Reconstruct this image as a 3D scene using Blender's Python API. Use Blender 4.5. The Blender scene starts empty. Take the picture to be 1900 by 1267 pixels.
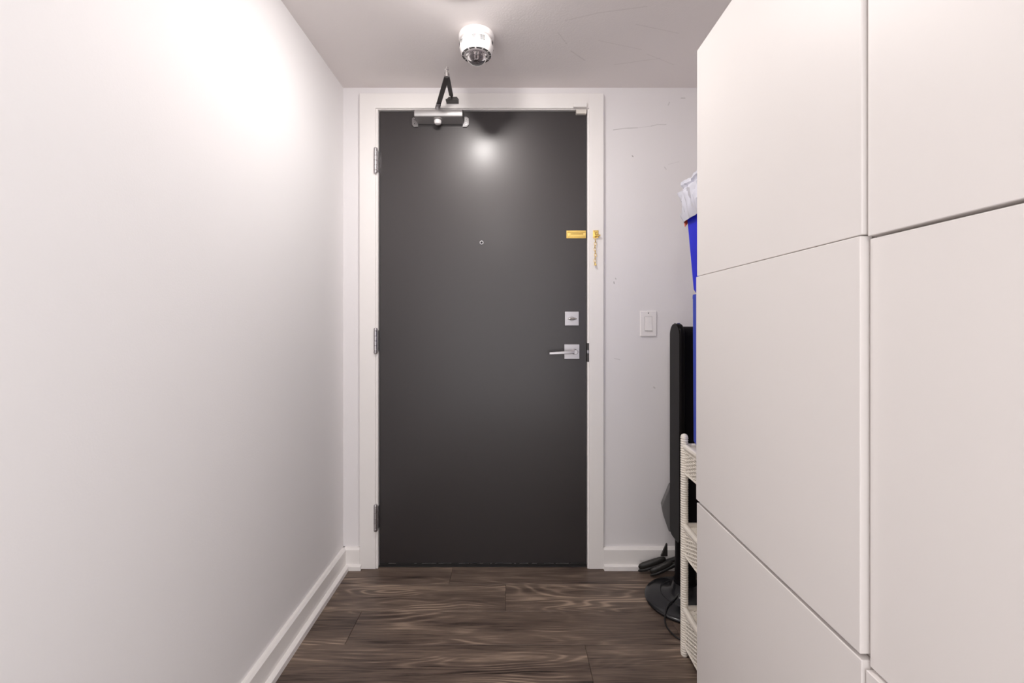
import bpy, bmesh, math, random
from math import pi, sin, cos, radians
from mathutils import Vector, noise
random.seed(7)
scene = bpy.context.scene
C = scene.collection

# ------------------------------------------------------------------ camera, world, exposure
F = 845.0; VX = 947.0; VY = 600.0; H = 1.147           # focal px, vanishing point, eye height
cam_d = bpy.data.cameras.new('camera'); cam = bpy.data.objects.new('camera', cam_d); C.objects.link(cam)
cam.location = (0, 0, H); cam.rotation_euler = (pi/2, 0, 0)
cam_d.sensor_width = 36; cam_d.lens = 36*F/1900
cam_d.shift_x = (950-VX)/1900; cam_d.shift_y = -(633.5-VY)/1900
cam_d.clip_start = 0.02
scene.camera = cam
scene.view_settings.view_transform = 'Standard'; scene.view_settings.look = 'None'
scene.view_settings.gamma = 1; scene.view_settings.use_curve_mapping = False
scene.view_settings.exposure = 0.44
scene.cycles.max_bounces = 12; scene.cycles.diffuse_bounces = 8
w = bpy.data.worlds.new('world'); scene.world = w; w.use_nodes = True
bg = w.node_tree.nodes['Background']
bg.inputs[0].default_value = (.99, .98, .995, 1); bg.inputs[1].default_value = 1.6
LAMP = 345.0                                            # radiance of the hall lamp's diffuser

# ------------------------------------------------------------------ materials
def new_mat(name, col, rough=0.5, metal=0.0, spec=0.5, bump=None, coat=0.0):
    m = bpy.data.materials.new(name); m.use_nodes = True
    nt = m.node_tree; b = nt.nodes['Principled BSDF']
    b.inputs['Base Color'].default_value = (*col, 1); b.inputs['Roughness'].default_value = rough
    b.inputs['Metallic'].default_value = metal; b.inputs['Specular IOR Level'].default_value = spec
    b.inputs['Coat Weight'].default_value = coat
    tc = nt.nodes.new('ShaderNodeTexCoord')
    n = nt.nodes.new('ShaderNodeTexNoise')
    sc, strength, var = bump if bump else (60, 0.03, 0.02)
    n.inputs['Scale'].default_value = sc; n.inputs['Detail'].default_value = 3
    nt.links.new(tc.outputs['Object'], n.inputs['Vector'])
    bp = nt.nodes.new('ShaderNodeBump'); bp.inputs['Strength'].default_value = strength; bp.inputs['Distance'].default_value = 0.002
    nt.links.new(n.outputs['Fac'], bp.inputs['Height']); nt.links.new(bp.outputs['Normal'], b.inputs['Normal'])
    mx = nt.nodes.new('ShaderNodeMix'); mx.data_type = 'RGBA'
    n2 = nt.nodes.new('ShaderNodeTexNoise'); n2.inputs['Scale'].default_value = 3.0
    nt.links.new(tc.outputs['Object'], n2.inputs['Vector'])
    nt.links.new(n2.outputs['Fac'], mx.inputs['Factor'])
    mx.inputs['A'].default_value = (*[c*(1-var) for c in col], 1); mx.inputs['B'].default_value = (*[min(1, c*(1+var)) for c in col], 1)
    nt.links.new(mx.outputs['Result'], b.inputs['Base Color'])
    m['mix'] = mx.name
    return m

def add_marks(m, segs, col):
    """scuffs: list of (p0, p1, half width, strength) in object space"""
    nt = m.node_tree; b = nt.nodes['Principled BSDF']; mx = nt.nodes[m['mix']]
    tc = next(n for n in nt.nodes if n.type == 'TEX_COORD')
    ns = nt.nodes.new('ShaderNodeTexNoise'); ns.inputs['Scale'].default_value = 35
    nt.links.new(tc.outputs['Object'], ns.inputs['Vector'])
    def vm(op, a, bb=None):
        n = nt.nodes.new('ShaderNodeVectorMath'); n.operation = op
        for i, v in enumerate((a, bb)):
            if v is None: continue
            if isinstance(v, (tuple, Vector)): n.inputs[i].default_value = v
            else: nt.links.new(v, n.inputs[i])
        return n
    def ma(op, a, bb, clamp=False):
        n = nt.nodes.new('ShaderNodeMath'); n.operation = op; n.use_clamp = clamp
        for i, v in enumerate((a, bb)):
            if isinstance(v, (int, float)): n.inputs[i].default_value = v
            else: nt.links.new(v, n.inputs[i])
        return n.outputs[0]
    tot = None
    for p0, p1, hw, st in segs:
        p0 = Vector(p0); d = Vector(p1)-p0; L2 = d.dot(d)
        q = vm('SUBTRACT', tc.outputs['Object'], tuple(p0)).outputs['Vector']
        t = ma('MULTIPLY', vm('DOT_PRODUCT', q, tuple(d)).outputs['Value'], 1/L2, True)
        sn = nt.nodes.new('ShaderNodeVectorMath'); sn.operation = 'SCALE'; sn.inputs[0].default_value = tuple(d)
        nt.links.new(t, sn.inputs['Scale'])
        dist = vm('LENGTH', vm('SUBTRACT', q, sn.outputs['Vector']).outputs['Vector']).outputs['Value']
        s = ma('MULTIPLY', ma('SUBTRACT', 1.0, ma('DIVIDE', dist, hw), True), st)
        tot = s if tot is None else ma('MAXIMUM', tot, s)
    tot = ma('MULTIPLY', tot, ma('ADD', ns.outputs['Fac'], 0.45))
    m2 = nt.nodes.new('ShaderNodeMix'); m2.data_type = 'RGBA'
    nt.links.new(tot, m2.inputs['Factor']); nt.links.new(mx.outputs['Result'], m2.inputs['A']); m2.inputs['B'].default_value = (*col, 1)
    nt.links.new(m2.outputs['Result'], b.inputs['Base Color'])

M = {}
M['wall'] = new_mat('wall_paint', (.82, .80, .80), .6, bump=(220, .10, .012), spec=.4)
M['wall_back'] = new_mat('wall_paint_scuffed', (.78, .755, .76), .45, bump=(220, .10, .012), spec=.4)
M['ceiling'] = new_mat('ceiling_paint', (.82, .775, .76), .8, bump=(160, .25, .02), spec=.2)
M['trim'] = new_mat('trim_paint', (.84, .81, .79), .35, spec=.4)
M['cab'] = new_mat('cabinet_laminate', (.80, .765, .745), .46, spec=.45, bump=(400, .02, .004))
M['cab_in'] = new_mat('cabinet_carcass', (.76, .73, .70), .45)
M['door'] = new_mat('door_charcoal', (.010, .0075, .0085), .47, spec=.72, bump=(500, .05, .05), coat=.42)
M['door'].node_tree.nodes['Principled BSDF'].inputs['Coat Roughness'].default_value = .27
M['door'].node_tree.nodes['Principled BSDF'].inputs['Specular Tint'].default_value = (1, .95, .94, 1)
M['black_rubber'] = new_mat('black_rubber', (.012, .011, .011), .45)
M['nickel'] = new_mat('satin_nickel', (.50, .48, .49), .38, 1.0)
M['silver'] = new_mat('silver_paint', (.50, .485, .48), .33, .65)
M['bracket'] = new_mat('bracket_metal', (.30, .29, .29), .4, .8)
M['steel_dark'] = new_mat('dark_steel_arm', (.075, .068, .066), .42, .35)
M['chrome'] = new_mat('chrome', (.8, .79, .78), .15, 1.0)
M['brass'] = new_mat('polished_brass', (.88, .63, .20), .28, 1.0)
M['plastic'] = new_mat('white_plastic', (.84, .81, .80), .35)
M['beige'] = new_mat('beige_plastic', (.70, .66, .60), .4)
M['ivory'] = new_mat('painted_wicker', (.84, .79, .71), .5, bump=(350, .3, .05))
M['gloss_black'] = new_mat('gloss_black', (.009, .009, .011), .2, spec=.5)
M['satin_black'] = new_mat('satin_black', (.009, .008, .009), .38, spec=.25)
for k_ in ('fan_black', 'satin_black'):
    if k_ == 'fan_black': M[k_] = new_mat('fan_shell_black', (.007, .006, .006), .25)
    M[k_].node_tree.nodes['Principled BSDF'].inputs['IOR'].default_value = 1.13
M['shoe'] = new_mat('black_shoe_leather', (.020, .018, .016), .45, bump=(180, .2, .1))
M['blue'] = new_mat('blue_plastic', (.014, .022, .64), .45, spec=.2)
M['blue2'] = new_mat('blue_plastic_lower', (.03, .06, .48), .45, spec=.25)
M['grey'] = new_mat('grey_fabric', (.16, .155, .155), .7)
M['orange'] = new_mat('orange_plastic', (.80, .12, .04), .4)
M['dark'] = new_mat('dark_slot', (.02, .018, .018), .7)
M['bag'] = new_mat('thin_plastic_film', (.76, .76, .84), .22, spec=.5)
b = M['bag'].node_tree.nodes['Principled BSDF']; b.inputs['Transmission Weight'].default_value = .12; b.inputs['Subsurface Weight'].default_value = 0
def glass(name, col, rough, ior=1.45, alpha_mix=0.6):
    m = new_mat(name, col, rough); b = m.node_tree.nodes['Principled BSDF']
    b.inputs['Transmission Weight'].default_value = 1.0; b.inputs['IOR'].default_value = ior
    return m
M['lens'] = glass('clear_lens', (.88, .84, .86), .04, 1.35)
m = bpy.data.materials.new('lamp_diffuser'); m.use_nodes = True; M['lamp'] = m
b = m.node_tree.nodes['Principled BSDF']; b.inputs['Emission Color'].default_value = (1, .962, .935, 1); b.inputs['Emission Strength'].default_value = LAMP

# scuffs kept in place on back wall, ceiling, door
YW = 2.14
def pw(px, py, Y=YW): return ((px-VX)*Y/F, Y, H-(py-VY)*Y/F)
add_marks(M['wall_back'], [
    (pw(1138, 241), pw(1160, 238), .0028, .55), (pw(1160, 238), pw(1183, 237), .0028, .6), (pw(1183, 237), pw(1208, 234), .0022, .25),
    (pw(1208, 234), pw(1220, 231), .0026, .45), (pw(1220, 231), pw(1236, 231), .0026, .4),
    (pw(1173, 289), pw(1174.5, 290.5), .0035, .9), (pw(1264, 182), pw(1271, 182), .003, .6), (pw(1242, 190), pw(1240, 195), .004, .35),
    (pw(1139, 523), pw(1139.5, 526), .0035, .9), (pw(1142, 516), pw(1143, 518), .003, .6), (pw(1233, 310), pw(1236, 314), .004, .3),
    (pw(1140, 665), pw(1150, 667), .0035, .3), (pw(1213, 718), pw(1215, 720), .004, .5), (pw(1240, 305), pw(1260, 300), .002, .2)], (.25, .23, .22))
ZC = 2.2536
def pc(px, py):
    Y = F*(ZC-H)/(VY-py); return ((px-VX)*Y/F, Y, ZC)
add_marks(M['ceiling'], [
    (pc(1050, 38), pc(1110, 24), .004, .22), (pc(1110, 24), pc(1200, 12), .004, .2), (pc(1060, 95), pc(1085, 112), .005, .25),
    (pc(1110, 75), pc(1190, 92), .003, .18), (pc(1140, 120), pc(1225, 108), .004, .2), (pc(1035, 60), pc(1052, 82), .004, .2),
    (pc(1180, 45), pc(1260, 62), .003, .2), (pc(1200, 100), pc(1250, 120), .003, .2)], (.35, .31, .28))
YD = 2.145
add_marks(M['door'], [
    (pw(803, 1030, YD), pw(805, 1040, YD), .0022, .8), (pw(805, 1038, YD), pw(809, 1044, YD), .0022, .8), (pw(771, 1046, YD), pw(773, 1047, YD), .003, .8),
    (pw(752, 543, YD), pw(756, 541, YD), .0022, .6), (pw(838, 1014, YD), pw(840, 1015, YD), .0025, .5), (pw(1047, 858, YD), pw(1050, 861, YD), .002, .4),
    (pw(712, 652, YD), pw(712, 658, YD), .002, .35), (pw(717, 1031, YD), pw(722, 1032, YD), .002, .5)], (.55, .53, .52))

# floor wood
def wood_mat():
    m = bpy.data.materials.new('dark_oak_laminate'); m.use_nodes = True; nt = m.node_tree; N = nt.nodes; Lk = nt.links.new
    b = N['Principled BSDF']; b.inputs['Specular IOR Level'].default_value = .35
    tc = N.new('ShaderNodeTexCoord'); oi = N.new('ShaderNodeObjectInfo')
    off = N.new('ShaderNodeVectorMath'); off.operation = 'SCALE'; off.inputs[0].default_value = (37, 19, 11)
    Lk(oi.outputs['Random'], off.inputs['Scale'])
    p = N.new('ShaderNodeVectorMath'); p.operation = 'ADD'; Lk(tc.outputs['Object'], p.inputs[0]); Lk(off.outputs[0], p.inputs[1])
    def mapped(s):
        mp = N.new('ShaderNodeMapping'); mp.inputs['Scale'].default_value = s; Lk(p.outputs[0], mp.inputs['Vector']); return mp.outputs[0]
    def noi(vec, sc, det=4, dist=0, rough=.55):
        n = N.new('ShaderNodeTexNoise'); n.inputs['Scale'].default_value = sc; n.inputs['Detail'].default_value = det
        n.inputs['Distortion'].default_value = dist; n.inputs['Roughness'].default_value = rough; Lk(vec, n.inputs['Vector']); return n.outputs['Fac']
    def ma(op, a, c, clamp=False):
        n = N.new('ShaderNodeMath'); n.operation = op; n.use_clamp = clamp
        for i, v in enumerate((a, c)):
            if isinstance(v, (int, float)): n.inputs[i].default_value = v
            else: Lk(v, n.inputs[i])
        return n.outputs[0]
    # cathedral rings: iso-lines of a stretched noise field
    fld = noi(mapped((1.0, 6.5, 1)), 1.25, 1.5, .35, .4)
    rings = ma('SINE', ma('MULTIPLY', fld, 120), 0)
    rings = ma('POWER', ma('MULTIPLY', ma('ADD', rings, 1), .5), 2.2)
    zone = ma('MULTIPLY', ma('SUBTRACT', noi(mapped((1.2, 4.0, 1)), 2.0, 2), .42), 4.5, True)
    rings = ma('MULTIPLY', rings, zone)
    fine = noi(mapped((3.0, 110, 1)), 2.2, 5, .1, .65)
    broad = noi(mapped((1.2, 10, 1)), 1.3, 4, .3, .6)
    v = ma('ADD', ma('MULTIPLY', broad, .52), ma('MULTIPLY', fine, .46))
    v = ma('ADD', v, ma('MULTIPLY', rings, .16))
    v = ma('ADD', v, ma('MULTIPLY', ma('SUBTRACT', oi.outputs['Random'], .5), .05))
    r = N.new('ShaderNodeValToRGB'); cr = r.color_ramp
    cr.elements[0].position = .38; cr.elements[0].color = (.028, .020, .016, 1)
    cr.elements[1].position = .72; cr.elements[1].color = (.40, .30, .225, 1)
    e = cr.elements.new(.45); e.color = (.092, .064, .051, 1)
    e = cr.elements.new(.57); e.color = (.165, .120, .093, 1)
    Lk(v, r.inputs['Fac']); Lk(r.outputs['Color'], b.inputs['Base Color'])
    Lk(ma('ADD', ma('MULTIPLY', fine, .25), .33), b.inputs['Roughness'])
    bp = N.new('ShaderNodeBump'); bp.inputs['Strength'].default_value = .25; bp.inputs['Distance'].default_value = .001
    Lk(ma('ADD', fine, ma('MULTIPLY', rings, .5)), bp.inputs['Height']); Lk(bp.outputs['Normal'], b.inputs['Normal'])
    return m
M['wood'] = wood_mat()

# ------------------------------------------------------------------ mesh helpers
def B(): return bmesh.new()
def box(bm, x0, x1, y0, y1, z0, z1, bev=0, seg=2):
    t = bmesh.new(); bmesh.ops.create_cube(t, size=1)
    for v in t.verts: v.co = Vector(((x0+x1)/2+v.co.x*(x1-x0), (y0+y1)/2+v.co.y*(y1-y0), (z0+z1)/2+v.co.z*(z1-z0)))
    if bev: bmesh.ops.bevel(t, geom=t.edges[:], offset=bev, segments=seg, profile=.5, affect='EDGES')
    merge(bm, t); return bm
def merge(bm, t):
    me = bpy.data.meshes.new('tmp'); t.to_mesh(me); t.free(); bm.from_mesh(me); bpy.data.meshes.remove(me)
def rings_loft(bm, rings, cap0=True, cap1=True, closed=False):
    vs = [[bm.verts.new(p) for p in r] for r in rings]; n = len(rings[0])
    for a, c in list(zip(vs[:-1], vs[1:])) + ([(vs[-1], vs[0])] if closed else []):
        for i in range(n): bm.faces.new((a[i], a[(i+1) % n], c[(i+1) % n], c[i]))
    if not closed:
        if cap0: bm.faces.new(vs[0][::-1])
        if cap1: bm.faces.new(vs[-1])
    return bm
def lathe(bm, c, prof, seg=32, axis='z', cap0=True, cap1=True):
    """prof: list of (radius, height) along axis from c"""
    c = Vector(c); rr = []
    for r, h in prof:
        ring = []
        for i in range(seg):
            a = 2*pi*i/seg; u, v = max(r, 1e-5)*cos(a), max(r, 1e-5)*sin(a)
            ring.append(c + (Vector((u, v, h)) if axis == 'z' else Vector((u, h, v)) if axis == 'y' else Vector((h, u, v))))
        rr.append(ring)
    return rings_loft(bm, rr, cap0, cap1)
def tube(bm, pts, r, seg=8, closed=False):
    pts = [Vector(p) for p in pts]; rr = []; n = len(pts)
    rs = r if isinstance(r, (list, tuple)) else [r]*n
    prev = None
    for i, p in enumerate(pts):
        if closed: t = pts[(i+1) % n]-pts[i-1]
        else: t = pts[min(i+1, n-1)]-pts[max(i-1, 0)]
        t.normalize()
        if prev is None:
            up = Vector((0, 0, 1)) if abs(t.z) < .9 else Vector((1, 0, 0)); a = t.cross(up).normalized()
        else: a = (prev - t*prev.dot(t)).normalized()
        prev = a; bvec = t.cross(a)
        rr.append([p+(a*cos(2*pi*k/seg)+bvec*sin(2*pi*k/seg))*rs[i] for k in range(seg)])
    return rings_loft(bm, rr, closed=closed)
def prism(bm, poly, axis, a0, a1):
    def P(u, v, a): return {'x': (a, u, v), 'y': (u, a, v), 'z': (u, v, a)}[axis]
    return rings_loft(bm, [[Vector(P(u, v, a0)) for u, v in poly], [Vector(P(u, v, a1)) for u, v in poly]])
def bar(bm, p0, p1, wdt, thk, up=(0, 0, 1), bev=0):
    p0, p1 = Vector(p0), Vector(p1); t = (p1-p0).normalized(); s = t.cross(Vector(up)).normalized(); u = s.cross(t)
    r = lambda p: [p+s*wdt/2+u*thk/2, p-s*wdt/2+u*thk/2, p-s*wdt/2-u*thk/2, p+s*wdt/2-u*thk/2]
    t2 = bmesh.new(); rings_loft(t2, [r(p0), r(p1)])
    if bev: bmesh.ops.bevel(t2, geom=t2.edges[:], offset=bev, segments=2, profile=.5, affect='EDGES')
    merge(bm, t2); return bm
def rrect(cx, cy, hx, hy, r, z, n=6):
    out = []
    for sx, sy, a0 in ((1, 1, 0), (-1, 1, pi/2), (-1, -1, pi), (1, -1, 3*pi/2)):
        for k in range(n+1):
            a = a0+k*pi/2/n; out.append(Vector((cx+sx*(hx-r)+r*cos(a), cy+sy*(hy-r)+r*sin(a), z)))
    return out
def rpoly(u0, u1, v0, v1, r, n=6):                      # rounded rectangle in 2D, per corner radii (v1u1, v1u0, v0u0, v0u1)
    if not isinstance(r, (list, tuple)): r = (r,)*4
    out = []
    for (cu, cv, su, sv, a0), rr in zip(((u1, v1, -1, -1, 0), (u0, v1, 1, -1, pi/2), (u0, v0, 1, 1, pi), (u1, v0, -1, 1, 3*pi/2)), r):
        for k in range(n+1):
            a = a0+k*pi/2/n; out.append((cu+su*rr+rr*cos(a), cv+sv*rr+rr*sin(a)))
    return out
def root_loc(o):
    v = Vector((0, 0, 0))
    while o is not None: v += o.location; o = o.parent
    return v
def obj(name, bm, mat, parent=None, smooth=True, label=None, kind=None, ang=35, bev=0):
    bmesh.ops.recalc_face_normals(bm, faces=bm.faces[:])
    off = root_loc(parent)
    if off.length: bmesh.ops.translate(bm, verts=bm.verts[:], vec=-off)
    me = bpy.data.meshes.new(name); bm.to_mesh(me); bm.free(); me.materials.append(mat)
    if smooth:
        for p in me.polygons: p.use_smooth = True
        me.set_sharp_from_angle(angle=radians(ang))
    o = bpy.data.objects.new(name, me); C.objects.link(o)
    if parent: o.parent = parent
    if label: o['label'] = label
    if kind: o['kind'] = kind
    if bev:
        md = o.modifiers.new('bevel', 'BEVEL'); md.width = bev; md.segments = 2; md.limit_method = 'ANGLE'
    if smooth and kind != 'stuff':
        md = o.modifiers.new('weighted_normal', 'WEIGHTED_NORMAL'); md.keep_sharp = True; md.weight = 90
    return o
def thing(name, label, cat, loc, group=None):
    o = bpy.data.objects.new(name, None); o.empty_display_size = .05; C.objects.link(o); o.location = loc
    o['label'] = label; o['category'] = cat
    if group: o['group'] = group
    return o
def struct(name, bm, mat, label, smooth=False, bev=0):
    o = obj(name, bm, mat, None, smooth, bev=bev); o['kind'] = 'structure'; o['label'] = label; return o

# ------------------------------------------------------------------ room shell
XL = -.785; XR = .965; YB = -1.5
struct('wall_left', box(B(), XL-.1, XL, YB, YW+.1, 0, ZC+.1), M['wall'], 'long smooth white painted wall on the left')
bmw = B()
box(bmw, XL, -.66, YW, YW+.12, 0, ZC); box(bmw, .40, XR+.1, YW, YW+.12, 0, ZC); box(bmw, -.66, .40, YW, YW+.12, 2.17, ZC)
struct('wall_back', bmw, M['wall_back'], 'white end wall with faint scuffs around the door')
struct('wall_right', box(B(), XR, XR+.1, 0, YW, 0, ZC+.1), M['wall'], 'white side wall behind the cabinets')
struct('ceiling', box(B(), XL-.1, XR+.1, YB, YW+.12, ZC, ZC+.1), M['ceiling'], 'low off-white painted ceiling with faint scratches')
# floor of separate planks
floor = bpy.data.objects.new('floor', None); C.objects.link(floor); floor['kind'] = 'structure'
floor['label'] = 'dark brown wood grain laminate plank floor'
obj('underlay', box(B(), XL-.05, XR+.05, YB, YW+.12, -.03, -.009), M['dark'], floor, False)
PW = .1895; y1 = 2.005+PW; row = 0
joints = {0: -.27, 1: -.02, 2: -.592, 3: .266, 4: -.33, 5: .12}
while y1 > -.9:
    y0 = y1-PW; j = joints.get(row, random.uniform(-.6, .6)); L = 1.215
    xs = [XL-.01]; x = j-2*L
    while x < XR+.01:
        if x > XL+.03: xs.append(x)
        x += L
    xs.append(XR+.01)
    for a, c in zip(xs[:-1], xs[1:]):
        if c-a < .03: continue
        t = B(); box(t, a+.0004, c-.0004, y0+.0004, y1-.0004, -.009, 0)
        top = [e for e in t.edges if all(v.co.z > -.001 for v in e.verts)]
        bmesh.ops.bevel(t, geom=top, offset=.0011, segments=1, affect='EDGES')
        obj('plank', t, M['wood'], floor, False)
    y1 = y0; row += 1
struct('floor_behind', box(B(), XL-.01, XR+.01, YB, y1, -.03, 0), M['wood'], 'rest of the dark laminate floor behind the viewpoint').name = 'floor.001'

# baseboards: board with chamfered top, plus shoe strip
BT = .018
def base_profile(face, sgn, h=.100):                    # returns (offset from wall, z)
    return [(0, 0), (BT, 0), (BT, h-.009), (BT-.008, h), (0, h)]
def shoe_profile(t=.017): return [(BT, 0), (BT+t, 0), (BT+t, .019), (BT+t-.004, .0225), (BT, .0235)]
bl = struct('baseboard_left', prism(B(), [(XL+o, z) for o, z in base_profile(0, 1)], 'y', YB, YW), M['trim'], 'white baseboard along the left wall', bev=.0008)
obj('shoe_strip', prism(B(), [(XL+o, z) for o, z in shoe_profile()], 'y', YB, YW-.016), M['trim'], bl, False)
YC = 2.123                                              # casing face
bb = B(); prism(bb, [(YW-o, z) for o, z in base_profile(0, 1)], 'x', XL, -.7035)
b1 = struct('baseboard_back', bb, M['trim'], 'short piece of white baseboard left of the door casing')
obj('shoe_strip', prism(B(), [(YW-o, z) for o, z in shoe_profile(.012)], 'x', XL+.012, -.695), M['trim'], b1, False)
bb = B(); prism(bb, [(YW-o, z) for o, z in base_profile(0, 1)], 'x', .4347, XR)
b2 = struct('baseboard_back.001', bb, M['trim'], 'white baseboard right of the door casing')
obj('shoe_strip', prism(B(), [(YW-o, z) for o, z in shoe_profile(.012)], 'x', .436, XR), M['trim'], b2, False)

# door casing (one continuous surround), jamb, door
CL, CR, CT, IL, IR, IT = -.7035, .4347, 2.220, -.629, .368, 2.151
t = B(); box(t, CL, IL, YC, YW, .002, CT, .0015); box(t, IR, CR, YC, YW, .002, CT, .0015); box(t, IL-.003, IR+.003, YC+.0002, YW, IT, CT, .0015)
cas = struct('trim_1', t, M['trim'], 'flat white casing around the dark door')
t = B()
box(t, -.648, -.6195, 2.131, 2.20, 0, 2.165, .001); box(t, .3605, .388, 2.131, 2.20, 0, 2.165, .001); box(t, -.62, .361, 2.131, 2.20, 2.1475, 2.165, .001)
jamb = struct('trim_2', t, M['trim'], 'narrow white door jamb inside the casing')
obj('door_stop', box(box(box(B(), -.620, -.600, 2.192, 2.22, 0, 2.148), .342, .361, 2.192, 2.22, 0, 2.148), -.6, .342, 2.192, 2.22, 2.13, 2.148), M['trim'], jamb, False)
t = B(); box(t, .3595, .3715, 2.1285, 2.15, .968, 1.055, .0008)
sp = obj('strike_plate', t, M['steel_dark'], jamb, label='dark strike plate')
obj('latch', box(B(), .3590, .3665, 2.1265, 2.150, 1.007, 1.022, .001), M['nickel'], jamb)
obj('threshold', box(B(), -.62, .361, 2.142, 2.24, .0005, .0065, .002), M['dark'], jamb, label='black threshold')

door = bpy.data.objects.new('door_1', None); C.objects.link(door); door.location = (-.1, YD, 0)
door['kind'] = 'structure'; door['label'] = 'charcoal grey flush entrance door, closed'
obj('door_panel', box(B(), -.6165, .3575, YD, YD+.044, .012, 2.1445, .0012), M['door'], door)
t = B(); box(t, -.6145, .3555, YD-.003, YD+.02, .0075, .020, .001)
obj('door_sweep', t, M['black_rubber'], door)
t = B()
for _ in range(34):
    x = random.uniform(-.61, .33); l = random.uniform(.006, .05); box(t, x, min(x+l, .35), YD-.0036, YD-.0028, .0192-.0004, .0196+random.uniform(0, .001))
obj('metal_edge', t, M['nickel'], door, False, label='worn bright metal line above the sweep', kind='stuff')
for z0, z1 in ((1.845, 1.966), (1.005, 1.127), (.178, .305)):
    t = B(); r = .0085; hh = z1-z0; prof = [(.0, 0), (r*.75, .001), (r, .005), (r, .013), (r*.8, .0145), (r, .016)]
    for k in range(1, 4):
        zz = .016+(hh-.032)*k/4; prof += [(r, zz-.0012), (r*.78, zz), (r, zz+.0012)]
    prof += [(r, hh-.016), (r*.8, hh-.0145), (r, hh-.013), (r, hh-.005), (r*.75, hh-.001), (0, hh)]
    lathe(t, (-.6275, 2.1195, z0), prof, 16)
    hg = obj('hinge', t, M['nickel'], door)
    obj('hinge_leaf', box(B(), -.6185, -.6167, 2.120, 2.16, z0+.012, z1-.012), M['nickel'], hg, False)
# peephole
t = B(); lathe(t, (-.1355, YD, 1.5275), [(.0045, .004), (.0045, -.001), (.006, -.0035), (.0085, -.0035), (.0095, -.001), (.0095, .004)], 20, 'y', cap1=False)
ph = obj('peephole', t, M['nickel'], door)
obj('peephole_lens', lathe(B(), (-.1355, YD, 1.5275), [(.0048, .001), (.004, -.001), (.0, -.002)], 16, 'y'), M['gloss_black'], ph)
# deadbolt
db = obj('deadbolt_plate', box(B(), .2557, .3215, YD-.009, YD, 1.137, 1.2027, .0015), M['nickel'], door)
t = B(); lathe(t, (.2885, YD-.009, 1.1695), [(.011, 0), (.011, -.004), (.0095, -.006), (0, -.006)], 20, 'y'); obj('thumbturn_hub', t, M['nickel'], db)
t = B(); n = 13
prof = []
for i in range(n):
    u = -1+2*i/(n-1); ww = .0045+.005*(1-u*u)
    prof.append([Vector((.2885+u*.021, YD-.012-.010*cos(a)*(1-.45*u*u)-.006, 1.1695+ww*.62*sin(a))) for a in [2*pi*k/12 for k in range(12)]])
rings_loft(t, prof); obj('thumbturn', t, M['chrome'], db)
# lever set
lp = obj('handle_plate', box(B(), .2532, .3245, YD-.009, YD, .980, 1.049, .0015), M['nickel'], door)
t = B(); lathe(t, (.2985, YD-.008, 1.016), [(.0135, 0), (.0125, -.010), (.0105, -.030), (.0110, -.052), (.0095, -.055), (0, -.055)], 20, 'y')
obj('handle_neck', t, M['nickel'], lp)
t = B(); rr = []
for i in range(15):
    u = i/14; x = .3105-u*.131; hz = .0075-.0022*u if i > 0 else .004
    hy = .0055 if i > 0 else .003
    zc = 1.0165-.007*u
    yc = YD-.056-.004*sin(u*pi)
    rr.append([Vector((x, yc+hy*sgn_y*1.0, zc+hz*sgn_z)) for sgn_y, sgn_z in ((1, .7), (.7, 1), (-.7, 1), (-1, .7), (-1, -.7), (-.7, -1), (.7, -1), (1, -.7))])
rings_loft(t, rr); obj('door_handle', t, M['nickel'], door)
# brass chain slide on the door
t = B(); box(t, .264, .3555, YD-.0025, YD, 1.5475, 1.5845, .0008)
box(t, .266, .354, YD-.010, YD-.002, 1.5475+.004, 1.5475+.0085, .001); box(t, .266, .354, YD-.010, YD-.002, 1.5845-.0085, 1.5845-.004, .001)
ct = obj('chain_slide', t, M['brass'], door, label='brass chain slide')
t = B(); box(t, .281, .343, YD-.0105, YD-.0085, 1.5560, 1.5625, .0006); box(t, .281, .343, YD-.0105, YD-.0085, 1.5680, 1.5742, .0006)
box(t, .268, .283, YD-.0105, YD-.0085, 1.5565, 1.5740, .0006); box(t, .341, .354, YD-.0105, YD-.0085, 1.5565, 1.5740, .0006)
obj('slot_plate', t, M['brass'], ct)
for x, z in ((.270, 1.581), (.3475, 1.581), (.270, 1.5505), (.3475, 1.5505)):
    obj('screw', lathe(B(), (x, YD-.0025, z), [(.0024, .001), (.0024, -.001), (.0012, -.002), (0, -.002)], 10, 'y'), M['brass'], ct)
# sensor magnet
obj('sensor_magnet', box(B(), .3075, .3555, YD-.020, YD, 2.1265, 2.1455, .002), M['beige'], door, label='beige plastic magnet block')

# ------------------------------------------------------------------ tall cabinets (each unit is a thing)
CX = .522; Y0, Y1, Y2 = .0745, .6765, 1.279
def cabinet(name, label, ya, yb, doors, toe):
    r = thing(name, label, 'cabinet', (.72, (ya+yb)/2, 0), 'tall white three door cabinets on the right')
    xb = .94; xf = CX+.022; g = .001
    t = B(); 
    box(t, xf, xb, ya+g, ya+.018, 0, 1.915); box(t, xf, xb, yb-.018, yb-g, 0, 1.915)
    box(t, xf, xb, ya+.018, yb-.018, 1.897, 1.915); box(t, xf, xb, ya+.018, yb-.018, 0, .04); box(t, xb-.008, xb, ya+.018, yb-.018, .04, 1.897)
    box(t, xf+.002, xb-.008, ya+.018, yb-.018, .642, .66); box(t, xf+.002, xb-.008, ya+.018, yb-.018, 1.268, 1.286)
    obj('body', t, M['cab_in'], r, False)
    for (x, a, c, z0, z1) in doors:
        obj('cabinet_door', box(B(), x, x+.0185, a, c, z0, z1, .0016, 3), M['cab'], r)
    return r
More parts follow.
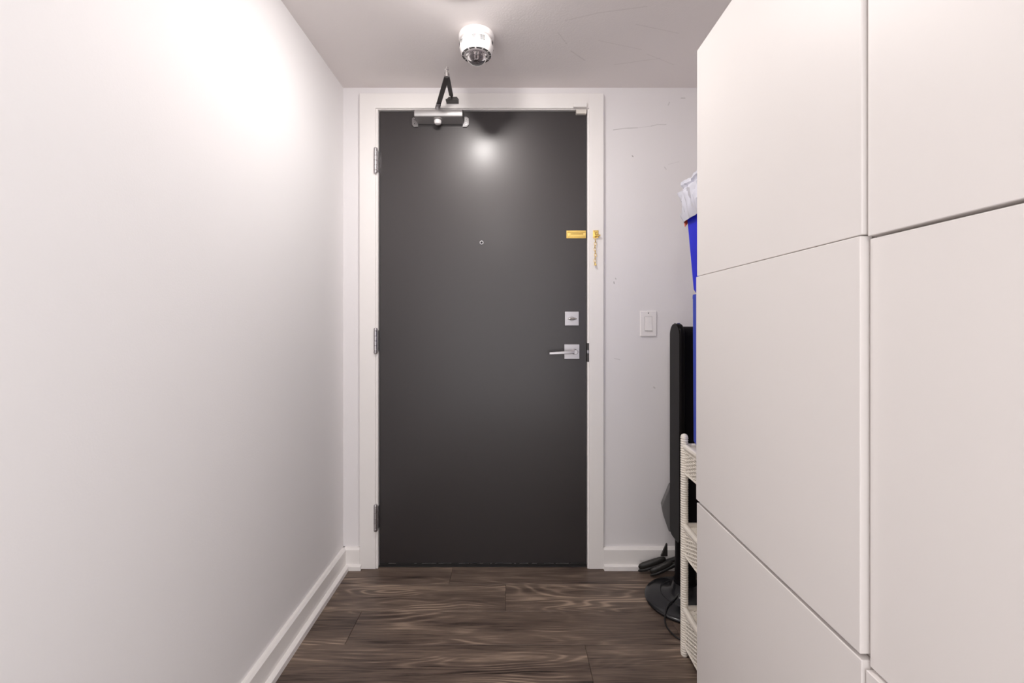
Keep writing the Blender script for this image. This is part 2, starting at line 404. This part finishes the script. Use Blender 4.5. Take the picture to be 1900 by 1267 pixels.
cabinet('tall_cabinet', 'tall white flat-front cabinet farther back, ending beside the blue bins and wicker stand', Y1, Y2,
    [(CX+.0015, Y1+.002, Y2-.001, 1.2795, 1.912), (CX-.0010, Y1+.002, Y2-.001, .6540, 1.2775), (CX+.001, Y1+.002, Y2-.001, .012, .6450)], 0)
cabinet('tall_cabinet', 'tall white flat-front cabinet nearest the viewer at the right edge', Y0, Y1,
    [(CX+.0062, Y0+.002, Y1-.003, 1.2755, 1.912), (CX+.0095, Y0+.002, Y1-.003, .640, 1.2720), (CX+.0045, Y0+.002, Y1-.0015, .012, .6345)], 0)

# ------------------------------------------------------------------ hall ceiling lamp (just above the frame)
def ceiling_lamp(label, LX, LY):
    lamp = thing('ceiling_lamp', label, 'lamp', (LX, LY, ZC), 'small round ceiling lamps along the hall')
    obj('base', lathe(B(), (LX, LY, ZC), [(.064, 0), (.064, -.018), (.058, -.022), (.050, -.012), (0, -.012)], 40), M['plastic'], lamp)
    dm = [(.044, -.012)]+[(.044*cos(a), -.016-.022*sin(a)) for a in [k*pi/2/7 for k in range(8)]]
    obj('diffuser', lathe(B(), (LX, LY, ZC), dm, 24), M['lamp'], lamp)
ceiling_lamp('small round ceiling lamp just above the picture, nearest the door', -.165, 1.44)
ceiling_lamp('small round ceiling lamp behind the viewpoint', -.14, -.75)

# ------------------------------------------------------------------ smoke alarm with strobe
AX, AY = -.130, 1.750
al = thing('smoke_alarm', 'round white smoke alarm with a clear strobe lens on the ceiling', 'smoke alarm', (AX, AY, ZC))
obj('mounting_base', lathe(B(), (AX, AY, ZC), [(.066, 0), (.068, -.004), (.068, -.016), (.064, -.020), (0, -.020)], 48), M['plastic'], al)
prof = [(.056, -.018), (.0565, -.022), (.0605, -.026), (.0648, -.036), (.0655, -.049), (.0625, -.061), (.0585, -.070), (.0555, -.0755), (.047, -.0785), (.046, -.0765), (.0, -.0765)]
hs = obj('housing', lathe(B(), (AX, AY, ZC), prof, 56), M['plastic'], al)
t = B()
def slot(t, ang, r0, z0, z1, wd):
    r0 = r0+.0002
    d = Vector((cos(ang), sin(ang), 0)); s = Vector((-sin(ang), cos(ang), 0)); c = Vector((AX, AY, ZC))
    a = [c+d*(r0-.002)+s*wd/2, c+d*(r0-.002)-s*wd/2, c+d*(r0+.0004)-s*wd/2, c+d*(r0+.0004)+s*wd/2]
    rings_loft(t, [[p+Vector((0, 0, z0)) for p in a], [p+Vector((0, 0, z1)) for p in a]])
for k in range(13): slot(t, -pi/2-.16+k*.058+.0, .0655, -.053, -.034, .0020)
for base in (-pi/2-1.05, -pi/2+1.15, 0.2, 1.3, 2.4, 3.3):
    for k in range(3): slot(t, base+k*.075, .0655, -.050, -.036, .0014)
obj('vent_slots', t, M['dark'], hs, False, kind='stuff')
t = B()
for rad in (.0498, .0545):
    for k in range(12):
        a0 = k*2*pi/12+.06; pts = [(AX+rad*cos(a0+q*.4/4), AY+rad*sin(a0+q*.4/4), ZC-.0775) for q in range(5)]
        tube(t, pts, .0014, 6)
obj('sounder_slots', t, M['dark'], hs, kind='stuff')
obj('reflector', lathe(B(), (AX, AY, ZC), [(.0, -.0770), (.036, -.0770), (.037, -.082), (.028, -.0790), (.010, -.0785), (0, -.0785)], 40), M['chrome'], al)
t = B(); tube(t, [(AX-.006, AY-.004, ZC-.080), (AX-.006, AY-.004, ZC-.094), (AX+.006, AY-.004, ZC-.094), (AX+.006, AY-.004, ZC-.080)], .003, 8)
obj('strobe_bulb', t, M['chrome'], al)
lp_ = [(.042, -.077), (.0415, -.083)]+[(.038*cos(a), -.086-.026*sin(a)) for a in [k*pi/2/8 for k in range(9)]]
lp_in = [(max(r-.002, 0), h+.002) for r, h in lp_[::-1]]
obj('strobe_lens', lathe(B(), (AX, AY, ZC), lp_+lp_in, 40, cap0=False, cap1=False), M['lens'], al)
t = B()
for k in range(28):
    a = 2*pi*k/28; tube(t, [(AX+.0375*cos(a), AY+.0375*sin(a), ZC-.079), (AX+.0355*cos(a), AY+.0355*sin(a), ZC-.090)], .0010, 5)
obj('lens_ribs', t, M['chrome'], al, kind='stuff')

# ------------------------------------------------------------------ door closer
cl = thing('door_closer', 'silver door closer with dark folding arm at the top of the door', 'door closer', (-.33, YD, 2.10))
def sec(y, z): return (y, z)
poly = [(YD-.001, 2.085), (YD-.052, 2.089)]+[(YD-.062+.010*cos(a)-.000, 2.097+.008*sin(a)) for a in (-1.2, -2.0, -2.7)]
poly += [(YD-.0725, 2.106), (YD-.072, 2.115), (YD-.068, 2.122), (YD-.060, 2.127), (YD-.045, 2.1295), (YD-.001, 2.1295)]
BX0, BX1 = -.4375, -.2195
bo = obj('body', prism(B(), poly, 'x', BX0, BX1), M['silver'], cl, ang=50)
for s, xa in ((-1, BX0), (1, BX1)):
    t = B(); x2 = xa+s*.024; xs = sorted((xa-s*.004, x2))
    pl = [(xa-s*.004, 2.070), (x2-s*.009, 2.070), (x2, 2.080), (x2, 2.108), (x2-s*.009, 2.116), (xa-s*.004, 2.116)]
    prism(t, pl, 'y', YD-.009, YD-.0005)
    br = obj('end_bracket', t, M['bracket'], cl, False)
    for z in (2.083, 2.102): obj('screw', lathe(B(), (xa+s*.012, YD-.009, z), [(.0055, .001), (.0055, -.002), (.003, -.002), (.0028, 0), (0, 0)], 14, 'y'), M['nickel'], br)
    obj('end_cap', box(B(), *sorted((xa+s*.0005, xa+s*.0035)), YD-.064, YD-.004, 2.092, 2.124, .001), M['steel_dark'], cl)
obj('spindle_cap', lathe(B(), (-.336, YD-.038, 2.0895), [(.013, 0), (.0165, -.004), (.0170, -.013), (.013, -.020), (.006, -.022), (0, -.022)], 28), M['plastic'], cl, label='pale round cap under the closer body')
obj('spindle', lathe(B(), (-.336, YD-.038, 2.127), [(.012, 0), (.012, .010), (.009, .012), (.009, .024), (0, .024)], 24), M['nickel'], cl)
P0 = Vector((-.336, YD-.038, 2.149)); P1 = Vector((-.2585, 1.853, 2.152))
t = B(); d = (P1-P0).normalized(); bar(t, P0+d*.022, P1+d*.006, .0205, .006, bev=.0012); obj('main_arm', t, M['steel_dark'], cl)
t = B(); bar(t, P0-d*.013, P0+d*.030, .0225, .008, bev=.0015); obj('arm_collar', t, M['nickel'], cl, label='bright collar on the arm')
Q0 = Vector((-.2585, 1.853, 2.162)); Q1 = Vector((-.270, 2.085, 2.186)); d2 = (Q1-Q0).normalized()
t = B(); bar(t, Q0-d2*.008, Q1-d2*.012, .0185, .006, bev=.0012); bar(t, Q1-d2*.016, Q1+d2*.004, .009, .005); obj('forearm', t, M['steel_dark'], cl)
obj('elbow_pin', lathe(B(), (P1.x, P1.y-.006, 2.146), [(.0085, 0), (.0085, .019), (.0065, .021), (.0065, .027), (.0085, .029), (.0085, .038), (.006, .041), (0, .041)], 20), M['chrome'], cl)
t = B(); pl = [(-.2975, 2.171), (-.2405, 2.171), (-.2405, 2.190), (-.249, 2.2015), (-.286, 2.2015), (-.2975, 2.190)]
prism(t, pl, 'y', YC-.004, YC-.0003)
prism(t, [(-.297, 2.171), (-.241, 2.171), (-.241, 2.177), (-.297, 2.177)], 'y', YC-.034, YC-.002)
fb = obj('frame_bracket', t, M['steel_dark'], cl, False)
for x in (-.289, -.249): obj('screw', lathe(B(), (x, YC-.004, 2.187), [(.004, .001), (.004, -.002), (0, -.0025)], 12, 'y'), M['nickel'], fb)
t = B(); lathe(t, (-.2695, 2.094, 2.176), [(.006, 0), (.006, .014), (.004, .016), (0, .016)], 14); obj('bracket_pin', t, M['steel_dark'], fb)

# ------------------------------------------------------------------ door contact sensor on the casing
sn = thing('door_sensor', 'slim white contact sensor on the casing at the top right door corner', 'sensor', (.330, YC, 2.163))
obj('cover', box(B(), .292, .3545, YC-.013, YC-.0004, 2.150, 2.1700, .0015), M['trim'], sn)
obj('back_plate', box(B(), .2915, .3565, YC-.003, YC-.0002, 2.1495, 2.174, .0004), M['trim'], sn)

# ------------------------------------------------------------------ brass door chain on casing
ch = thing('door_chain', 'brass security chain hanging from its plate on the right casing', 'door chain', (.398, YC, 1.56))
t = B(); box(t, .385, .4105, YC-.003, YC-.0003, 1.5445, 1.581, .0008); kp = obj('plate', t, M['brass'], ch)
t = B(); lathe(t, (.400, YC-.003, 1.563), [(.0075, 0), (.0075, -.010), (.005, -.013), (0, -.013)], 18, 'y'); box(t, .392, .417, YC-.014, YC-.008, 1.552, 1.5585, .001); box(t, .3885, .394, YC-.012, YC-.002, 1.549, 1.572, .001); obj('swivel', t, M['brass'], ch)
for z, x in ((1.5765, .389), (1.5765, .407), (1.549, .407)): obj('screw', lathe(B(), (x, YC-.003, z), [(.0026, .001), (.0024, -.0015), (0, -.002)], 10, 'y'), M['brass'], kp)
z = 1.552; k = 0
while z > 1.42:
    cx = .3935+.0015*sin(k*1.3); L = .0082; pts = []
    flat = k % 2 == 0; tilt = .8 if flat else .35
    for q in range(14):
        a = 2*pi*q/14; u = .0048*cos(a); v = L*sin(a)
        pts.append((cx+u*(1 if flat else .45), YC-.0095+u*(0.25 if flat else .8), z-L+v))
    obj('link', tube(B(), pts, .0011, 6, closed=True), M['brass'], ch); z -= .0132; k += 1
t = B(); lathe(t, (.3945, YC-.0093, z+.0005), [(.003, .006), (.0035, .002), (.0062, -.002), (.0062, -.004), (0, -.004)], 14); obj('end_knob', t, M['brass'], ch)

# ------------------------------------------------------------------ light switch
sw = thing('light_switch', 'white rocker light switch on the wall between door and cabinet', 'light switch', (.647, YW, 1.145))
pl = obj('wall_plate', box(B(), .6085, .6850, YW-.0065, YW-.0003, 1.0865, 1.2055, .003, 3), M['plastic'], sw)
obj('surround', box(B(), .6295, .6640, YW-.0072, YW-.004, 1.1115, 1.1790, .0008), M['dark'], pl, label='thin dark gap around the rocker')
t = B(); x0, x1 = .6303, .6632; prism(t, [(YW-.006, 1.1125), (YW-.0110, 1.1125), (YW-.0092, 1.1460), (YW-.0088, 1.1782), (YW-.006, 1.1782)], 'x', x0, x1)
obj('rocker', t, M['plastic'], sw, False, bev=.0008)
for z, m_ in ((1.1955, 'steel_dark'), (1.0975, 'plastic')): obj('screw', lathe(B(), (.6465, YW-.0065, z), [(.0028, .001), (.0026, -.0009), (0, -.0012)], 12, 'y'), M[m_], pl)

# ------------------------------------------------------------------ white wicker stand
WX0, WX1, WY0, WY1 = .6005, .905, 1.312, 1.572
ws = thing('wicker_stand', 'white painted wicker shelf stand holding the blue bins, mostly behind the cabinet', 'shelf stand', ((WX0+WX1)/2, (WY0+WY1)/2, 0))
r = .0115; prof = [(.0, 0), (.009, 0.0005), (.012, .006)]; z = .010
while z < .752: prof += [(r-.0008, z), (r+.0012, z+.0020), (r+.0018, z+.0040), (r+.0012, z+.0062), (r-.0008, z+.0080)]; z += .0082
prof += [(r+.001, .757), (r-.002, .763), (.004, .766), (0, .7665)]
for x in (WX0, WX1):
    for y in (WY1, WY0): obj('leg', lathe(B(), (x, y, 0), prof, 12), M['ivory'], ws)
tiers = ((.634, .723), (.352, .449), (.040, .163))
def rail(t, a, c, rad): tube(t, [a, c], rad, 10)
def braid(t, a, c, rad, sr, pitch=.016):
    a, c = Vector(a), Vector(c); L = (c-a).length; n = max(8, int(L/pitch*8)); d = (c-a)/L
    u = Vector((0, 0, 1)); v = d.cross(u)
    for ph in (0, pi):
        tube(t, [a+d*L*i/n+(u*cos(2*pi*L*i/n/pitch+ph)+v*sin(2*pi*L*i/n/pitch+ph))*rad for i in range(n+1)], sr, 5)
for z0, z1 in tiers:
    t = B(); ends = [((WX0, WY0), (WX0, WY1)), ((WX1, WY0), (WX1, WY1)), ((WX0, WY0), (WX1, WY0)), ((WX0, WY1), (WX1, WY1))]
    for a, c in ends: rail(t, (*a, z1), (*c, z1), .0095)
    obj('top_rail', t, M['ivory'], ws)
    t = B()
    for a, c in ends:
        braid(t, (*a, z1-.013), (*c, z1-.013), .003, .0024); braid(t, (*a, z0), (*c, z0), .003, .0026)
    obj('braided_edge', t, M['ivory'], ws)
    t = B()
    for a, c in ends:
        A = Vector((*a, 0)); D = Vector((*c, 0))-A; L = D.length; D.normalize(); nrm = Vector((-D.y, D.x, 0)); ns = round(L/.017)
        for k in range(1, ns): p = A+D*L*k/ns; tube(t, [p+Vector((0, 0, z0)), p+Vector((0, 0, z1-.012))], .0017, 5)
        z = z0+.007; rr = 0
        while z < z1-.018:
            pts = []
            for q in range(ns*3+1):
                s = q/3/ns*L; pts.append(A+D*s+nrm*.0028*cos(pi*q/3+rr*pi)+Vector((0, 0, z)))
            tube(t, pts, .0021, 4); z += .0062; rr += 1
    obj('woven_skirt', t, M['ivory'], ws, kind='stuff')
    t = B(); zz = z1-.004; k = 0; y = WY0+.008
    while y < WY1-.006:
        pts = [(WX0+(WX1-WX0)*q/30, y, zz+.0015*cos(pi*q+k*pi)) for q in range(31)]
        tube(t, pts, .0030, 4); y += .0066; k += 1
    for q in range(1, 15): x = WX0+(WX1-WX0)*q/15; tube(t, [(x, WY0, zz), (x, WY1, zz)], .002, 4)
    obj('woven_shelf', t, M['ivory'], ws, kind='stuff')

# ------------------------------------------------------------------ blue bins on the stand
def bin_(name, label, cx, cy, z0, z1, hb, hbd, ht, htd, mat, lid):
    r = thing(name, label, 'bin', (cx, cy, z0))
    rc = .026; rg = []
    rg.append(rrect(cx, cy, hb-.014, hbd-.014, rc-.010, z0)); rg.append(rrect(cx, cy, hb-.006, hbd-.006, rc-.004, z0+.004)); rg.append(rrect(cx, cy, hb, hbd, rc, z0+.016))
    rg.append(rrect(cx, cy, ht, htd, rc, z1))
    if not lid:
        rg.append(rrect(cx, cy, ht-.003, htd-.003, rc-.002, z1)); rg.append(rrect(cx, cy, hb-.003, hbd-.003, rc-.002, z0+.02))
    obj('bin_body', rings_loft(B(), rg), M[mat], r)
    if lid:
        rg = [rrect(cx, cy, ht+.0006, htd+.0006, rc, z1-.004), rrect(cx, cy, ht+.0006, htd+.0006, rc, z1+.003), rrect(cx, cy, ht, htd, rc, z1+.010), rrect(cx, cy, ht-.01, htd-.01, rc-.008, z1+.012)]
        obj('lid', rings_loft(B(), rg), M[mat], r)
    else:
        t = B(); pts = rrect(cx, cy, ht+.002, htd+.002, rc, z1-.003); tube(t, pts, .004, 8, closed=True); obj('rim', t, M[mat], r)
    return r
ZT = .7345
bin_('blue_bin', 'tall blue plastic bin standing on the wicker stand, under the smaller bin', .735, 1.445, ZT, 1.234, .117, .112, .119, .114, 'blue2', True)
bin_('blue_bin', 'deep blue tapered waste bin on top, lined with a white plastic bag', .735, 1.445, 1.2465, 1.512, .117, .112, .137, .118, 'blue', False)

# plastic bag over the upper bin's rim
bagt = thing('plastic_bag', 'crumpled thin white plastic bag folded over the upper blue bin', 'plastic bag', (.735, 1.445, 1.50))
cx, cy = .735, 1.445; rg = []
prof = [(.007, 1.491), (.010, 1.515), (.013, 1.535), (.016, 1.553), (.019, 1.568), (.021, 1.581), (.019, 1.590), (.008, 1.596), (.003, 1.602), (.007, 1.608), (.015, 1.614), (.013, 1.624), (.004, 1.629), (-.006, 1.622), (-.012, 1.60), (-.014, 1.56), (-.014, 1.52)]
def ridged(p, s):
    return 1-2*abs(noise.noise(p*s))
for i, (o, z) in enumerate(prof):
    base = rrect(cx, cy, .137, .118, .030, z, 8); ring = []; 
    # densify straight sides
    dense = []
    for k in range(len(base)):
        a, c = base[k], base[(k+1) % len(base)]; m_ = max(1, int((c-a).length/.006))
        for q in range(m_): dense.append(a.lerp(c, q/m_))
    for p in dense:
        d = Vector((p.x-cx, p.y-cy, 0)).normalized(); q = Vector((p.x, p.y, p.z*.7))
        f = (ridged(q, 24)*.009+ridged(q+Vector((5, 5, 5)), 52)*.006-.004)
        amp = .3 if i == 0 else (1 if i < 13 else .4)
        ring.append(p+d*(o+(.004 if i < 2 else 0)+f*amp*(1.5 if 1 < i < 7 else 1))+Vector((0, 0, noise.noise(q*18)*.007 if i < 14 else 0)))
    rg.append(ring)
obj('bag_film', rings_loft(B(), rg, False, False), M['bag'], bagt, ang=28)
# orange bag corner below the white bag
ob = thing('orange_bag', 'small orange-red bag corner poking out below the white plastic bag', 'bag', (.597, 1.55, 1.47))
t = B(); Yo = 1.566
pts = [(1269.5, 401), (1283, 399), (1281, 406), (1276.5, 414), (1271.5, 420.5), (1269.8, 411)]
front = []; back = []
for px, py in pts:
    front.append(Vector(((px-VX)*Yo/F-.001, Yo-.006, H-(py-VY)*Yo/F))); back.append(Vector(((px-VX)*Yo/F+.003, Yo+.012, H-(py-VY)*Yo/F)))
rings_loft(t, [front, back]); 
obj('bag_corner', t, M['orange'], ob, False, bev=.001)

# ------------------------------------------------------------------ tower fan
FX, FY = .722, 1.880
fan = thing('tower_fan', 'glossy black tower fan on a round base, standing behind the wicker stand', 'fan', (FX, FY, 0))
obj('base', lathe(B(), (FX, FY, 0), [(.150, 0), (.160, .003), (.162, .010), (.158, .016), (.135, .025), (.104, .031), (.100, .0335), (.096, .0325), (.072, .042), (.056, .060), (.050, .085), (0, .085)], 64), M['gloss_black'], fan)
t = B(); tube(t, [(FX+.098*cos(a), FY+.098*sin(a), .0325) for a in [2*pi*k/48 for k in range(48)]], .0015, 6, closed=True); obj('base_groove', t, M['dark'], fan)
obj('pole', lathe(B(), (FX, FY, .08), [(.043, 0), (.041, .03), (.040, .19), (0, .19)], 32), M['satin_black'], fan)
t = B(); prism(t, rpoly(1.826, 1.947, .252, 1.147, (.050, .050, .03, .03), 8), 'x', .6795, .7020); fr = obj('front_shell', t, M['fan_black'], fan, bev=.006)
t = B(); prism(t, rpoly(1.842, 1.935, .262, 1.134, (.036, .036, .02, .02), 8), 'x', .7025, .790); obj('rear_housing', t, M['satin_black'], fan, bev=.006)
t = B(); box(t, .684, .697, 1.868, 1.884, 1.1462, 1.1484, .0006); obj('control_button', t, M['chrome'], fan, label='small silver button on top of the fan')
obj('control_button', box(B(), .684, .697, 1.895, 1.905, 1.1462, 1.1482, .0006), M['grey'], fan)
# cable
t = B(); pts = []
ctrl = [(.690, 1.845, .060), (.655, 1.825, .040), (.620, 1.798, .032), (.598, 1.762, .010), (.590, 1.730, .0045), (.592, 1.695, .0045), (.607, 1.655, .0045), (.645, 1.620, .0045), (.72, 1.55, .0045), (.80, 1.45, .0045)]
cv = [Vector(p) for p in ctrl]
for i in range(len(cv)-1):
    p0, p1, p2, p3 = cv[max(i-1, 0)], cv[i], cv[i+1], cv[min(i+2, len(cv)-1)]
    for k in range(8):
        u = k/8; pts.append(.5*((2*p1)+(p2-p0)*u+(2*p0-5*p1+4*p2-p3)*u*u+(3*p1-p0-3*p2+p3)*u**3))
obj('power_cord', tube(t, pts, .0030, 8), M['black_rubber'], fan)

# ------------------------------------------------------------------ grey bag behind the fan
gb = thing('grey_bag', 'grey folded fabric bag with a pointed corner, behind the black fan', 'bag', (.72, 2.04, 0))
t = B(); Yg = 2.05
def pg(px, py, Y): return Vector(((px-VX)*Y/F, Y, H-(py-VY)*Y/F))
ff = [pg(1228, 940, Yg), pg(1243, 903, Yg), pg(1275, 890, Yg), pg(1290, 940, Yg), pg(1280, 1000, Yg), pg(1241, 986, Yg), pg(1231, 957, Yg)]
rings_loft(t, [[p for p in ff], [p+Vector((.012, .05, 0)) for p in ff]])
obj('bag_body', t, M['grey'], gb, False, bev=.003)
t = B(); box(t, .812, .862, 2.055, 2.100, .0, .24, .008); obj('bag_bottom', t, M['grey'], gb)

# ------------------------------------------------------------------ black slippers
def shoe(label, toe, heel, wid, thk, tab):
    toe, heel = Vector(toe), Vector(heel); r = thing('slipper', label, 'shoe', (toe.x+.02, toe.y, 0), 'black slippers by the baseboard')
    d = heel-toe; L = d.length; d.normalize(); s = Vector((0, 0, 1)).cross(d).normalized(); u = d.cross(s)
    if u.z < 0: u = -u
    def loft(zo, th, a0, a1, wf, round_end):
        rr = []; n = 18
        for i in range(n+1):
            q = a0+(a1-a0)*i/n; e = (q-a0)/(a1-a0)
            w_ = wid*(.62+.38*math.sin(min(1, q/.32)*pi/2) if q < .32 else 1-.26*math.sin((q-.32)/.36*pi/2) if q < .68 else .74+.05*math.sin((q-.68)/.32*pi))*wf
            end = min(1, math.sqrt(max(0, 1-(1-min(1, e/.24))**2))+.04)*min(1, math.sqrt(max(0, 1-(1-min(1, (1-e)/.3))**2))+.04)
            c = toe+d*L*q+u*zo
            rr.append([c+s*w_/2*end*math.copysign(abs(cos(a))**.8, cos(a))+u*th/2*(.35+.65*end)*math.copysign(abs(sin(a))**.8, sin(a)) for a in [2*pi*k/16 for k in range(16)]])
        t = B(); rings_loft(t, rr); return t
    obj('sole', loft(-thk*.32, thk*.5, 0, 1, 1, True), M['black_rubber'], r)
    obj('upper', loft(thk*.12, thk*.78, .03, .62, .93, True), M['shoe'], r)
    if tab:
        t = B(); prism(t, [(.690, .080), (.7145, .136), (.7195, .138), (.7205, .080)], 'y', 2.086, 2.096); obj('heel_tab', t, M['shoe'], r, False, bev=.001)
    return r
shoe('black slipper farther back against the baseboard, propped up', (.583, 2.090, .022), (.795, 2.092, .090), .030, .036, True)
shoe('black slipper in front, its toe on the floor beside the fan base', (.628, 2.058, .018), (.800, 2.066, .088), .026, .034, False)
